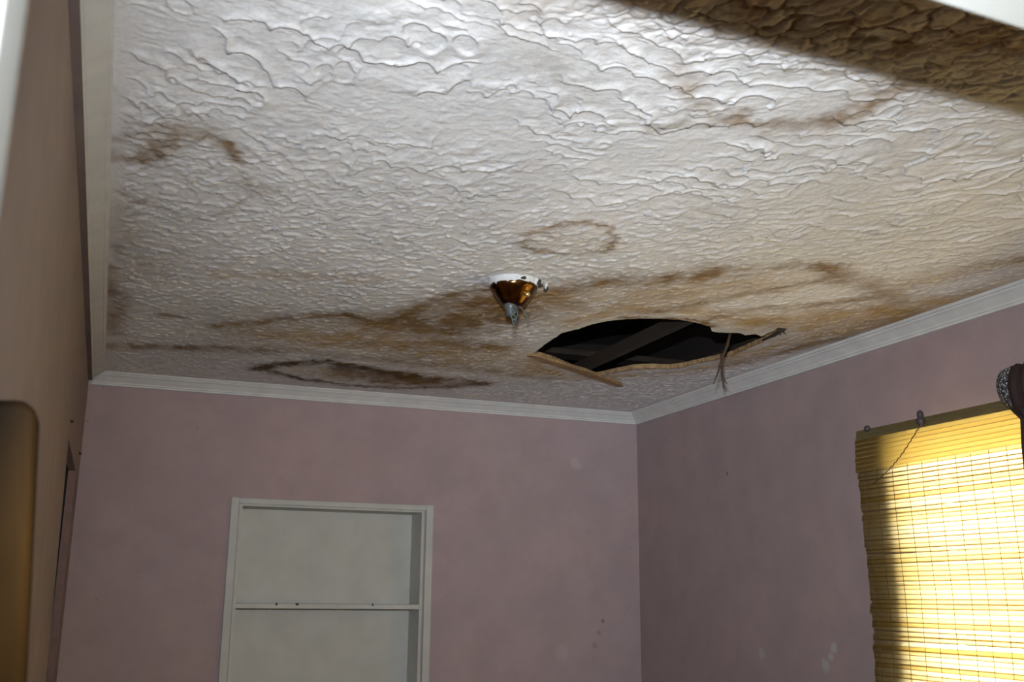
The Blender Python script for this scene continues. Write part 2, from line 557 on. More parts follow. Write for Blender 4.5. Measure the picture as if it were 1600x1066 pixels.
# water stains and the wedge's shade wash: (centre line in metres on the ceiling, half width, strength, colour)
BR, DK, TN, GR = (0.25, 0.150, 0.058), (0.10, 0.055, 0.016), (0.52, 0.365, 0.18), (0.40, 0.35, 0.29)
STAINS_SHADE = [
    ([(0.00, 2.09), (0.02, 2.03), (0.05, 1.97), (0.11, 1.94), (0.15, 1.97)], 0.022, 0.55, BR),
    ([(0.00, 2.09), (0.015, 2.05), (0.03, 2.0)], 0.03, 0.55, BR),
    ([(0.15, 1.965), (0.17, 2.0), (0.18, 2.04)], 0.02, 0.6, BR),
    ([(-0.05, 2.02), (-0.02, 1.96), (0.08, 1.915), (0.12, 1.92)], 0.02, 0.35, BR),
    ([(-0.06, 2.1), (-0.03, 2.1)], 0.03, 0.35, BR),
    ([(0.2, 2.14), (0.23, 2.16), (0.26, 2.16)], 0.035, 0.45, GR),
    ([(0.22, 2.22), (0.18, 2.35), (0.12, 2.43), (0.06, 2.39), (0.02, 2.35), (-0.05, 2.3)], 0.012, 0.30, BR),
    ([(0.88, 2.28), (0.88, 2.2), (0.92, 2.13), (0.98, 2.09), (1.05, 2.11), (1.09, 2.16), (1.1, 2.24), (1.04, 2.32), (0.95, 2.335), (0.88, 2.28)], 0.014, 0.5, BR),
    ([(0.92, 2.2), (1.04, 2.22)], 0.07, 0.22, TN),
    ([(0.81, 1.36), (0.87, 1.44), (0.91, 1.47)], 0.022, 0.4, BR),
    ([(0.91, 1.48), (0.99, 1.50), (1.08, 1.50)], 0.025, 0.35, GR),
    ([(1.0, 1.495), (1.08, 1.5), (1.13, 1.48), (1.17, 1.43), (1.19, 1.37), (1.19, 1.3), (1.185, 1.23)], 0.026, 0.5, BR),
    ([(0.87, 1.58), (0.92, 1.56), (0.97, 1.53)], 0.025, 0.5, GR),
    ([(0.6, 1.41), (0.65, 1.46), (0.7, 1.5), (0.71, 1.46)], 0.035, 0.35, GR),
    ([(0.50, 1.31), (0.52, 1.38), (0.56, 1.42)], 0.05, 0.18, GR),
    ([(1.09, 1.18), (1.15, 1.13), (1.22, 1.1), (1.30, 1.07)], 0.035, 0.5, BR),
    ([(0.8, 1.17), (0.9, 1.13), (1.0, 1.1)], 0.05, 0.3, BR),
    # the long tide line left of the lamp and the wet field behind it
    ([(0.28, 3.42), (0.39, 3.33), (0.47, 3.23), (0.63, 3.13), (0.77, 3.2), (0.81, 3.03), (0.85, 2.86), (0.9, 2.73), (0.98, 2.65)], 0.04, 0.62, BR),
    ([(0.63, 3.14), (0.77, 3.2), (0.83, 3.0)], 0.02, 0.4, DK),
    ([(0.82, 3.2), (0.94, 3.17), (1.02, 3.05), (1.06, 2.84)], 0.15, 0.80, BR),
    ([(0.86, 3.05), (0.96, 2.86), (1.1, 2.75)], 0.11, 0.6, BR),
    ([(1.0, 3.36), (1.12, 3.38), (1.2, 3.36)], 0.08, 0.72, BR),
    ([(0.66, 3.56), (0.72, 3.52), (0.80, 3.47)], 0.04, 0.5, BR),
    ([(0.5, 3.45), (0.8, 3.42), (1.1, 3.55), (1.4, 3.6)], 0.20, 0.58, TN),
    ([(0.5, 3.68), (0.9, 3.70), (1.3, 3.72), (1.6, 3.78)], 0.05, 0.3, BR),
    # the dark oval by the far wall
    ([(0.5, 4.05), (0.54, 3.93), (0.69, 3.82), (0.84, 3.86), (1.06, 3.93)], 0.045, 0.9, DK),
    ([(1.0, 3.93), (1.1, 3.96), (1.27, 3.92), (1.37, 3.97)], 0.05, 0.6, BR),
    ([(0.80, 3.92), (1.0, 3.98), (1.2, 3.99)], 0.07, 0.6, DK),
    ([(1.37, 3.97), (1.27, 4.09), (1.09, 4.20), (0.88, 4.24), (0.68, 4.17), (0.52, 4.06)], 0.030, 0.62, DK),
    ([(0.85, 4.02), (1.05, 4.08), (1.25, 4.02)], 0.085, 0.75, BR),
    ([(0.66, 4.0), (0.8, 4.08)], 0.08, 0.3, TN),
    # the fan of tide lines between lamp, hole and window wall
    ([(1.10, 2.72), (1.17, 2.58), (1.23, 2.49), (1.38, 2.4), (1.45, 2.32)], 0.065, 0.62, BR),
    ([(1.45, 2.32), (1.54, 2.24), (1.65, 2.14), (1.70, 2.16), (1.77, 2.2)], 0.03, 0.48, BR),
    ([(1.70, 2.16), (1.77, 2.2), (1.95, 2.26), (2.1, 2.33), (2.24, 2.43)], 0.055, 0.45, BR),
    ([(1.2, 2.75), (1.35, 2.6), (1.5, 2.5), (1.62, 2.35)], 0.12, 0.42, TN),
    ([(1.3, 2.95), (1.42, 2.72), (1.55, 2.66), (1.7, 2.67), (1.85, 2.72)], 0.06, 0.5, TN),
    ([(1.47, 2.76), (1.54, 2.65), (1.59, 2.55), (1.68, 2.39), (1.76, 2.24)], 0.022, 0.45, BR),
    ([(1.69, 2.75), (1.76, 2.57), (1.91, 2.46), (2.0, 2.34)], 0.024, 0.45, BR),
    ([(1.85, 2.7), (2.0, 2.55), (2.12, 2.42)], 0.10, 0.5, TN),
    ([(2.05, 2.7), (2.15, 2.5), (2.2, 2.3)], 0.08, 0.55, TN),
    ([(2.10, 3.30), (2.17, 2.99), (2.22, 2.74), (2.24, 2.45)], 0.045, 0.55, BR),
    ([(2.05, 3.2), (2.1, 2.9), (2.18, 2.6)], 0.08, 0.5, TN),
    ([(2.22, 2.5), (2.24, 2.2), (2.24, 1.9)], 0.06, 0.5, TN),
    ([(2.0, 2.2), (2.06, 2.02), (2.12, 1.9)], 0.05, 0.4, TN),
    ([(2.05, 1.98), (2.13, 1.88)], 0.02, 0.3, BR),
    ([(1.5, 3.62), (1.7, 3.72), (1.85, 3.58), (2.0, 3.45), (2.08, 3.3)], 0.05, 0.5, TN),
    # brown wash near the doorway that paints the door head's shadow darker, torn rim of the hole
    ([(0.55, 1.10), (0.9, 1.08), (1.4, 1.02), (1.9, 1.0)], 0.17, 0.42, (0.42, 0.29, 0.19)),
    ([(1.44, 2.835), (1.49, 2.80), (1.55, 2.776), (1.61, 2.763), (1.67, 2.77), (1.75, 2.80)], 0.016, 0.75, BR),
    # left edge
    ([(-0.06, 2.91), (-0.04, 3.24), (-0.05, 3.67)], 0.045, 0.5, BR),
    ([(-0.05, 3.88), (0.14, 3.80), (0.33, 3.75), (0.48, 3.72)], 0.06, 0.55, BR),
    ([(0.1, 3.36), (0.16, 3.36)], 0.02, 0.5, BR),
    ([(-0.04, 2.4), (-0.03, 2.7), (0.05, 2.9)], 0.05, 0.4, GR),
    ([(0.22, 2.85), (0.45, 2.75), (0.62, 2.72)], 0.05, 0.22, TN),
]


def seg_dist(px, py, pts):
    best = np.full(px.shape, 1e9)
    for (ax, ay), (bx, by) in zip(pts[:-1], pts[1:]):
        vx, vy = bx - ax, by - ay
        t = np.clip(((px - ax) * vx + (py - ay) * vy) / (vx * vx + vy * vy + 1e-12), 0, 1)
        best = np.minimum(best, (px - ax - t * vx) ** 2 + (py - ay - t * vy) ** 2)
    return np.sqrt(best)


def relief(X, Yv):
    """trowelled plaster: flat flakes that swell into a lip and break off, pulled away from the doorway"""
    swirl = 0.10 * fbm(X * 2.3 + 3, Yv * 2.3, 1, 2) + 0.035 * fbm(X * 9, Yv * 9, 4, 2)
    d = Yv + 0.30 * (X - 0.75) ** 2 + swirl
    h = np.zeros_like(X)
    crack = np.zeros_like(X)
    near = 1 - smooth(1.45, 2.4, Yv)
    thick = (1 - smooth(1.2, 1.36, Yv)) * smooth(0.35, 0.7, X)
    for lam, cx, cy, wk, amp, pw, s, thr, wide in (
            (0.105, 0.050, 0.070, 0.85, 0.0062, 4.0, 0, -0.12, 0.045),
            (0.062, 0.027, 0.038, 0.75, 0.0042, 3.4, 8, -0.16, 0.06),
            (0.034, 0.019, 0.024, 0.8, 0.0023, 2.6, 3, -0.15, 0.09),
            (0.018, 0.014, 0.016, 0.8, 0.0016, 2.0, 6, -0.2, 0.16)):
        w = worley2(X / cx + 50, d / cy + 50, s)
        sv = d / lam - wk * np.minimum(w, 1.1) + 2.2 * fbm(X / lam / 3.0, Yv / lam / 3.0, s + 2, 3)
        fr = sv - np.floor(sv)
        drop = 1 - smooth(1 - wide, 1.0, fr)
        m = smooth(thr, thr + 0.22, fbm(X / lam / 1.8 + 7, Yv / lam / 1.8 + 3, s + 4, 2))
        m = m * (1 - 0.6 * thick)
        if lam > 0.1:
            m = m * (0.15 + 0.85 * near)
        elif lam > 0.05:
            m = m * (0.35 + 0.65 * near)
        else:
            m = m * (0.65 - 0.25 * near)
        h = h + amp * m * fr ** pw * drop
        crack = np.maximum(crack, m * np.exp(-((fr - 1 + wide * 0.4) / (wide * 0.8)) ** 2) * (1.0 if lam > 0.05 else 0.5))
    # by the door the plaster was only dabbed on: separate lumps, the clefts coloured for dirt and shade
    lumps = np.zeros_like(X)
    cleft = np.zeros_like(X)
    ux = X + 0.020 * fbm(X * 22, Yv * 22, 3, 3)
    uy = Yv + 0.35 * X + 0.020 * fbm(X * 22 + 9, Yv * 22, 6, 3)
    for cs, amp, s in ((0.060, 0.0050, 1), (0.030, 0.0030, 4)):
        f1, f2 = worley12(ux / cs + 30, uy / (cs * 0.8) + 30, s)
        e = f2 - f1
        lumps = lumps + amp * smooth(0.02, 0.34, e)
        cleft = np.maximum(cleft, (1 - smooth(0.03, 0.15, e)) * smooth(-0.30, 0.20, fbm(X / cs / 2.5, Yv / cs / 2.5, s + 2, 2)) * (1.0 if s == 1 else 0.75))
    h = h + thick * lumps
    crack = crack * (1 - thick) + cleft * thick
    far = 1 - near
    lump = fbm(X * 62, Yv * 50, 5, 3)
    h = h + 0.0011 * fbm(X * 14, Yv * 14, 5, 2) + (0.0005 + 0.0022 * far) * smooth(0.05, 0.40, lump) + 0.0006 * fbm(X * 90, Yv * 90, 2, 2)
    edge = np.minimum(np.minimum(X - XL, XR - X), D - Yv)
    return h * smooth(0.065, 0.10, edge) + 0.0005, crack


def ceiling():
    ys = [Y0]
    while ys[-1] < D:
        ys.append(ys[-1] + min(0.0046, max(0.0021, 1.75 * ys[-1] ** 2 / 1390)))
    ys = np.array(ys)
    ys = Y0 + (ys - Y0) * (D - Y0) / (ys[-1] - Y0)
    nx = 860
    xs = np.linspace(XL, XR, nx)
    ny = len(ys)
    X, Yv = np.meshgrid(xs, ys)
    h, crack = relief(X, Yv)
    # the board sags a little round the hole
    dh = seg_dist(X, Yv, list(map(tuple, HOLE)) + [HOLE[0]])
    h = h * (0.35 + 0.65 * smooth(0.0, 0.08, dh))
    # dirt and painted shade in the plaster recesses, strong only in the door head's shadow
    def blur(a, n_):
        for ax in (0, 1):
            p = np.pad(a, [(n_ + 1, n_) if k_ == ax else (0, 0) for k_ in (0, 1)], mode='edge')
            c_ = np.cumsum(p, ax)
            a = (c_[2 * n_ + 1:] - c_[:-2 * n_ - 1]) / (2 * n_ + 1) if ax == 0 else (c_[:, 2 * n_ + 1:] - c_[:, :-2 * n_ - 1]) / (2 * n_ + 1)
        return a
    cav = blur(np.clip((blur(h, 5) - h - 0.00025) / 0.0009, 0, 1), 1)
    wedge_shade = (1 - smooth(1.18, 1.34, Yv + 0.05 * fbm(X * 7, Yv * 7, 2, 3))) * smooth(0.35, 0.7, X)  # mask of the door head's shadow wedge, for the painted shade
    # stains and the shade wash
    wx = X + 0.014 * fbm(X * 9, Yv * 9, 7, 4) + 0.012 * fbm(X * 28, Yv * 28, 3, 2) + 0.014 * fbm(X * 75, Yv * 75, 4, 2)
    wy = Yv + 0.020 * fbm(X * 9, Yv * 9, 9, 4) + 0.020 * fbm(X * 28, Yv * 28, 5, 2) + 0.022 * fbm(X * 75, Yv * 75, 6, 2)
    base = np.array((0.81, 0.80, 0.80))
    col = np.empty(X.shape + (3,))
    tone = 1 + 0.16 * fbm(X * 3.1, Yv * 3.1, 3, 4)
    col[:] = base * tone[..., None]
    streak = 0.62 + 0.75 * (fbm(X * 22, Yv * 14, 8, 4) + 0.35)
    for pts, wd, k, c in STAINS_SHADE:
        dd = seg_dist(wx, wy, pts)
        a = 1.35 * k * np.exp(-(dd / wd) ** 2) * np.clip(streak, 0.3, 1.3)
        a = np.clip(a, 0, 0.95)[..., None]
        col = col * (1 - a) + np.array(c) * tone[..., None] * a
    # grime and painted shade behind the plaster lips, deepened inside the shadow wedge
    a = np.clip((0.20 + 0.60 * wedge_shade) * np.clip(crack, 0, 1) + 0.10 * cav, 0, 0.85)[..., None]
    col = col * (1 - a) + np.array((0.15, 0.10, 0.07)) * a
    col = np.clip(col, 0.01, 0.92)

    # cut the hole
    def inside(px, py):
        r = np.zeros(px.shape, bool)
        n = len(HP)
        for i in range(n):
            (x1, y1), (x2, y2) = HP[i], HP[(i + 1) % n]
            if y1 == y2:
                continue
            c = ((y1 > py) != (y2 > py)) & (px < (x2 - x1) * (py - y1) / (y2 - y1) + x1)
            r ^= c
        return r
    cx = (X[:-1, :-1] + X[1:, 1:]) / 2
    cy = (Yv[:-1, :-1] + Yv[1:, 1:]) / 2
    bb = (cx > 1.3) & (cx < 2.1) & (cy > 2.68) & (cy < 3.75)
    ins = np.zeros(cx.shape, bool)
    ins[bb] = inside(cx[bb], cy[bb])
    idx = np.arange(ny * nx).reshape(ny, nx)
    q = np.stack([idx[:-1, :-1], idx[:-1, 1:], idx[1:, 1:], idx[1:, :-1]], -1)      # normal +z; flipped below
    q = q[..., ::-1]
    qi = q[ins].ravel()
    qo = q[~ins]
    bnd = np.intersect1d(np.unique(qi), np.unique(qo.ravel()))
    fx, fy = X.ravel().copy(), Yv.ravel().copy()
    for b in bnd:
        p = np.array((fx[b], fy[b]))
        a, c = HP, np.roll(HP, -1, 0)
        v = c - a
        t = np.clip(((p - a) * v).sum(1) / ((v * v).sum(1) + 1e-12), 0, 1)
        cand = a + v * t[:, None]
        j = np.argmin(((cand - p) ** 2).sum(1))
        fx[b], fy[b] = cand[j]
    used = np.zeros(ny * nx, bool)
    used[qo.ravel()] = True
    remap = np.cumsum(used) - 1
    faces = remap[qo].astype(np.int32)
    co = np.stack([fx, fy, H - h.ravel()], -1)[used].astype(np.float32)
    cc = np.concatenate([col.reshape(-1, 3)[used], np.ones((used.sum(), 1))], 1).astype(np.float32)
    me = bpy.data.meshes.new('ceiling')
    me.vertices.add(len(co))
    me.vertices.foreach_set('co', co.ravel())
    me.loops.add(faces.size)
    me.loops.foreach_set('vertex_index', faces.ravel())
    me.polygons.add(len(faces))
    me.polygons.foreach_set('loop_start', np.arange(0, faces.size, 4, dtype=np.int32))
    me.polygons.foreach_set('use_smooth', np.ones(len(faces), bool))
    me.update(calc_edges=True)
    at = me.color_attributes.new('stain_and_shade', 'FLOAT_COLOR', 'POINT')
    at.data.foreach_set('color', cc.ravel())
    t = NT('stained_textured_plaster')
    ca = t.n('ShaderNodeVertexColor', layer_name='stain_and_shade')
    f = t.noise(t.coord((1, 1, 1)), 130, 4, 0.6)
    f2 = t.noise(t.coord((1, 1, 1)), 420, 3, 0.6)
    ad = t.n('ShaderNodeMath', operation='ADD')
    t.l(f, ad.inputs[0])
    t.l(f2, ad.inputs[1])
    t.bump(ad.outputs[0], 0.30, 0.003)
    col = t.mix(0.35, ca.outputs['Color'], t.ramp(f, [(0.35, (0.72, 0.70, 0.68)), (0.6, (1, 1, 1))]), 'MULTIPLY')
    t.set(col, 0.8, 0, 0.05)
    return struct(link('ceiling', me, t.m))


CEIL = ceiling()

# torn board edge all round the hole: a strip of board thickness, plus frayed brown paper
n = len(HP)
vs = [(x, y, H - 0.001) for x, y in HP] + [(x, y, H + 0.016) for x, y in HP]
cxy = HP.mean(0)
vs += [(x + (x - cxy[0]) * 0.10, y + (y - cxy[1]) * 0.10, H + 0.017) for x, y in HP]
fs = [(i, (i + 1) % n, n + (i + 1) % n, n + i) for i in range(n)] + [(n + i, n + (i + 1) % n, 2 * n + (i + 1) % n, 2 * n + i) for i in range(n)]
link('torn_edge', mesh('torn_edge', vs, fs), M_torn, CEIL)


def paper(pts, drop, name='torn_paper', out=0.012, seed=1):
    rs = random.Random(seed)
    vs, fs = [], []
    m = len(pts)
    for i, (x, y) in enumerate(pts):
        taper = math.sin(math.pi * i / (m - 1)) ** 0.5
        vs += [(x, y, H - 0.002), (x + rs.uniform(-.006, .006) + (cxy[0] - x) * 0.04, y + (cxy[1] - y) * 0.04 + rs.uniform(-.006, .006),
                                  H - 0.003 - drop * taper * rs.uniform(0.4, 1.0))]
        vs += [(x, y + 0.0015, H - 0.001), (vs[-1][0], vs[-1][1] + 0.0015, vs[-1][2] + 0.001)]
    for i in range(m - 1):
        a, b = i * 4, i * 4 + 4
        fs += [(a, b, b + 1, a + 1), (a + 2, a + 3, b + 3, b + 2), (a + 1, b + 1, b + 3, a + 3), (a, a + 2, b + 2, b)]
    return link(name, mesh(name, vs, fs), M_paper if seed != 2 else M_torn, CEIL)


def hole_range(p, q):
    """dense outline points between HOLE corners p and q"""
    def idx(c):
        return int(np.argmin(((HP - np.array(c)) ** 2).sum(1)))
    a, b = idx(HOLE[p]), idx(HOLE[q])
    r = HP[a:b] if a < b else np.concatenate([HP[a:], HP[:b]])
    return [tuple(v) for v in r[::2]]


paper(hole_range(27, 33), 0.005, seed=2)
paper(hole_range(23, 27), 0.004, seed=5)

# ------------------------------------------------------------------ walls
def wall_with_opening(name, axis, p0, p1, u0, u1, z0, z1, ou0, ou1, oz0, oz1, mat):
    """wall slab between p0..p1 on axis, with one rectangular opening"""
    bs = []
    for a, b, c, d in ((u0, ou0, z0, z1), (ou1, u1, z0, z1), (ou0, ou1, z0, oz0), (ou0, ou1, oz1, z1)):
        if b - a > 1e-4 and d - c > 1e-4:
            bs.append((p0, a, c, p1, b, d) if axis == 'x' else (a, p0, c, b, p1, d))
    return struct(link(name, boxes_mesh(name, bs), mat))


wall_with_opening('wall_back', 'y', D, D + 0.20, XL - 0.9, XR + 0.2, 0, H, NX0, NX1, NZ0, NZ1, M_back)
wall_with_opening('wall_right', 'x', WX0, WX1, 0.40, D, 0, H, WY0, WY1, WZ0, WZ1, M_right)
SKEW = math.atan(0.063)                    # the doorway wall is a little out of square


def skewed(o):
    p = Vector((0, 0.521, 0))
    R = Matrix.Rotation(SKEW, 3, 'Z')
    o.location = Vector((0, 0.489, 0)) - R @ p
    o.rotation_euler = (0, 0, SKEW)
    return o


skewed(wall_with_opening('wall_front', 'y', 0.40, Y0, -0.9, XR + 0.02, 0, H + 0.01, -0.077, 0.84, 0, 2.03, M_hall))

# left wall: a slightly out-of-true partition with a closet doorway near the far corner
CY0, CY1, CZ = 3.09, 3.93, 2.0


def left_wall():
    th = 0.022
    bm = bmesh.new()

    def quad_prism(y0, y1, z0, z1, lean0, lean1):
        ys_ = np.linspace(y0, y1, 2)
        vs_ = []
        for z, ln in ((z0, lean0), (z1, lean1)):
            for y in ys_:
                vs_.append(bm.verts.new((XL + ln, y, z)))
            for y in ys_:
                vs_.append(bm.verts.new((XL + ln - th, y, z)))
        a = vs_
        for f in ((0, 1, 5, 4), (2, 6, 7, 3), (0, 4, 6, 2), (1, 3, 7, 5), (0, 2, 3, 1), (4, 5, 7, 6)):
            bm.faces.new([a[i] for i in f])
    quad_prism(0.36, CY0, 0, CZ, 0.030, 0.0)
    quad_prism(0.36, D, CZ, 2.388, 0, 0)
    quad_prism(CY1, D, 0, CZ, 0, 0)
    bmesh.ops.recalc_face_normals(bm, faces=bm.faces[:])
    me = bpy.data.meshes.new('wall_left')
    bm.to_mesh(me)
    bm.free()
    return struct(link('wall_left', me, M_left))


WL = left_wall()
box('top_batten', XL - 0.05, 0.36, 2.407, XL + 0.0122, D, H + 0.01, M_band, WL)
box('top_band', XL - 0.05, 0.36, 2.3915, XL - 0.003, D, 2.4075, M_band, WL)
box('seam_backing', XL - 0.05, 0.36, 2.37, XL - 0.034, D, 2.40, M_dark, WL)
box('edge_strip', XL - 0.02, CY1 - 0.004, 0, XL + 0.003, CY1 + 0.006, CZ, simple('red_brown_edge', (0.20, 0.10, 0.075), 0.6), WL)
tube('nail', [(XL - 0.004, 3.064, 2.045), (XL + 0.006, 3.075, 2.045)], 0.0035, M_debris, WL, 6)
tube('nail', [(XL - 0.004, 4.07, 2.080), (XL + 0.006, 4.09, 2.080)], 0.005, M_debris, WL, 6)
# closet behind it
struct(link('wall_closet', boxes_mesh('wall_closet', [(-0.9, 2.7, 0, -0.85, D, H), (-0.85, 2.7, 0, XL - 0.03, 2.74, H), (-0.85, 4.10, 0, XL - 0.03, 4.14, H),
                                                      (-0.85, 2.74, H - 0.04, XL - 0.05, 4.10, H)]), M_dark))

struct(box('floor', -0.95, -1.3, -0.1, XR + 0.2, D + 0.2, 0, M_floor))
# hallway behind the photographer
struct(link('wall_hall', boxes_mesh('wall_hall', [(-0.95, -1.3, 0, XR + 0.2, -1.2, H), (-0.95, -1.2, 0, -0.85, 0.40, H), (1.5, -1.2, 0, 1.6, 0.40, H)]), M_hall))
struct(box('ceiling_hall', -0.95, -1.3, H, XR + 0.2, 0.515, H + 0.05, M_hall))

# roof space above the broken ceiling: boarded box, joists, rafters
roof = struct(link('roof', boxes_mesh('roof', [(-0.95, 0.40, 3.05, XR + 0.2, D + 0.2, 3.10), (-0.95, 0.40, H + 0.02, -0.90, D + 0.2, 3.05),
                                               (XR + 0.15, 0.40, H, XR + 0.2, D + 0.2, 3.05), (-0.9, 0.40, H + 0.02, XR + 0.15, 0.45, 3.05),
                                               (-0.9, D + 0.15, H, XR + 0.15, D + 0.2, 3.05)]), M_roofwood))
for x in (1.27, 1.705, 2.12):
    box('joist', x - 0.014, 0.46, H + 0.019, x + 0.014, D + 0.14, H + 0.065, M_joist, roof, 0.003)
b0 = box('roof_board', 1.20, 0.46, 2.80, 1.38, D + 0.14, 2.825, M_roofwood, roof, 0.002)
for k in range(1, 6):
    c = b0.copy()
    COL.objects.link(c)
    c.parent = roof
    c.location = (k * 0.19, 0, 0.004 * (k % 2))
box('loose_board', 1.40, 3.90, 2.58, 2.30, 4.00, 2.605, M_joist, roof, 0.003)

# eave outside, over the window
struct(box('roof_eave', XR + 0.2, 0.4, 2.50, XR + 0.85, D, 2.58, M_sky_side))

# ------------------------------------------------------------------ crown mouldings
PROF = [(0, .049), (.009, .049), (.011, .043), (.015, .041), (.017, .036), (.036, .018), (.044, .013), (.046, .009), (.051, .008), (.056, .002), (.056, -.006), (0, -.006)]
PROFL = [(.0128, .029), (.0128, .031), (.0135, .031), (.016, .028), (.018, .023), (.024, .021), (.040, .012), (.046, .008), (.049, .008), (.054, .003), (.0575, .002), (.0575, -.006), (.0128, -.006)]


def crown(name, prof, a, b, inward, mit_a, mit_b):
    """a, b wall-line ends; inward unit vector; mitre: shift of the end along the run per unit offset"""
    a, b, inw = Vector(a), Vector(b), Vector(inward)
    run = (b - a).normalized()
    vs, fs = [], []
    m = len(prof)
    for p, s in ((a, mit_a), (b, -mit_b)):
        for o_, d_ in prof:
            vs.append(p + inw * o_ + run * (s * o_) + Vector((0, 0, H - d_)))
    for i in range(m):
        fs.append((i, (i + 1) % m, m + (i + 1) % m, m + i))
    fs += [tuple(range(m)), tuple(range(m, 2 * m))]
    return struct(link(name, mesh(name, vs, fs), M_trim))


crown('trim_1', PROF, (XL, D, 0), (XR, D, 0), (0, -1, 0), 1, 1)
crown('trim_2', PROF, (XR, Y0, 0), (XR, D, 0), (-1, 0, 0), 0, 1)
crown('trim_3', PROFL, (XL, Y0, 0), (XL, D, 0), (1, 0, 0), 0, 1)

# ------------------------------------------------------------------ doorway the photograph looks through
d1 = skewed(struct(box('door_1', -0.077, 0.385, 2.01, 0.84, 0.521, 2.03, M_door_white, None, 0.002)))
box('jamb', -0.077, 0.385, 0, -0.057, 0.521, 2.01, M_door_white, d1, 0.002)
box('jamb', 0.82, 0.385, 0, 0.84, 0.521, 2.01, M_door_white, d1, 0.002)
box('casing', -0.16, 0.372, 0, -0.072, 0.385, 2.10, M_door_white, d1, 0.003)
box('casing', 0.834, 0.372, 0, 0.92, 0.385, 2.10, M_door_white, d1, 0.003)
box('head_casing', -0.072, 0.372, 2.02, 0.834, 0.385, 2.10, M_door_white, d1, 0.003)

# ------------------------------------------------------------------ window
w1 = struct(link('window_1', boxes_mesh('window_1', [
    (WX0 + 0.10, WY0, WZ0, WX0 + 0.14, WY0 + 0.035, WZ1), (WX0 + 0.10, WY1 - 0.035, WZ0, WX0 + 0.14, WY1, WZ1),
    (WX0 + 0.10, WY0 + 0.035, WZ0, WX0 + 0.14, WY1 - 0.035, WZ0 + 0.035), (WX0 + 0.10, WY0 + 0.035, WZ1 - 0.035, WX0 + 0.14, WY1 - 0.035, WZ1)], 0.002), M_alu))
YM = (WY0 + WY1) / 2
box('mullion', WX0 + 0.10, YM - 0.02, WZ0 + 0.035, WX0 + 0.14, YM + 0.02, WZ1 - 0.035, M_alu, w1, 0.002)
for a, b in ((WY0 + 0.035, YM - 0.02), (YM + 0.02, WY1 - 0.035)):
    for k in range(3):
        z0 = WZ0 + 0.035 + k * (WZ1 - WZ0 - 0.07) / 3
        box('window_pane', WX0 + 0.118, a, z0 + 0.012, WX0 + 0.122, b, z0 + (WZ1 - WZ0 - 0.07) / 3, M_glass, w1)
        if k:
            box('glazing_bar', WX0 + 0.108, a, z0 - 0.0, WX0 + 0.132, b, z0 + 0.012, M_alu, w1, 0.001)
box('window_sill', WX0 - 0.02, WY0 - 0.03, WZ0 - 0.025, WX0 + 0.10, WY1 + 0.03, WZ0, M_trim, w1, 0.003)

# ------------------------------------------------------------------ bamboo blind
blind = thing('bamboo_blind', 'backlit yellow bamboo roll blind hanging over the window on the right wall', 'blind')
BX, BYA, BYB = 2.252, 2.755, 1.28
box('headrail', BX - 0.004, BYB, 2.098, BX + 0.016, BYA, 2.125, M_rail, blind, 0.003)
box('headrail_slat', BX - 0.007, BYB, 2.092, BX - 0.004, BYA - 0.002, 2.106, M_rail, blind, 0.001)


def slat_mesh():
    vs, fs = [], []
    N = 10
    for i in range(N + 1):
        u = i / N
        y = BYA + (BYB - BYA) * u - (BYA + BYB) / 2
        sag = 0.0
        for dx, dz in ((-0.0016, -0.0072), (0.0004, -0.0076), (0.0018, 0.0070), (0.0002, 0.0074)):
            vs.append((dx, y, dz + sag))
    for i in range(N):
        a, b = i * 4, i * 4 + 4
        for k in range(4):
            fs.append((a + k, a + (k + 1) % 4, b + (k + 1) % 4, b + k))
    fs += [(0, 1, 2, 3), tuple(N * 4 + k for k in (3, 2, 1, 0))]
    return mesh('slat', vs, fs)


SM = slat_mesh()
rs = random.Random(21)
z = 2.088
k = 0
while z > 0.80:
    s = bpy.data.objects.new('slat', SM if k else SM)
    if k == 0:
        SM.materials.append(M_slat)
    COL.objects.link(s)
    s.parent = blind
    tl = math.radians(rs.gauss(0, 0.10))
    if k in (9, 26, 27):
        tl += math.radians((0.35, 0.50, -0.15)[(9, 26, 27).index(k)])
    s.location = (BX + 0.0008 * rs.gauss(0, 1) + 0.004 * math.sin(z * 9), (BYA + BYB) / 2 - 0.012 * (2.1 - z) / 0.75 + rs.gauss(0, 0.0025), z + rs.gauss(0, 0.0007))
    s.rotation_euler = (tl, math.radians(rs.gauss(3, 3)), 0)
    z -= 0.0135
    k += 1
# the doubled flap of slats over the top of the blind
z = 2.086
VM = slat_mesh()
VM.materials.append(M_valance)
for k in range(7):
    s = bpy.data.objects.new('valance_slat', VM)
    COL.objects.link(s)
    s.parent = blind
    s.location = (BX - 0.0115 - 0.0008 * k, (BYA + BYB) / 2 - 0.003 + rs.gauss(0, 0.002), z)
    s.rotation_euler = (math.radians(-0.06 * k + rs.gauss(0, 0.05)), math.radians(rs.gauss(3, 3)), 0)
    z -= 0.0135
box('bottom_rail', BX - 0.006, BYB, 0.775, BX + 0.006, BYA - 0.02, 0.798, M_rail, blind, 0.003)
y = BYA - 0.035
while y > BYB + 0.02:
    pts = [(BX - 0.0075 + 0.004 * math.sin(zz * 9), y - 0.012 * (2.1 - zz) / 0.75 + rs.gauss(0, 0.001), zz) for zz in np.linspace(2.092, 0.79, 9)]
    tube('string', pts, 0.0008, M_cord, blind, 4)
    y -= rs.uniform(0.055, 0.075)
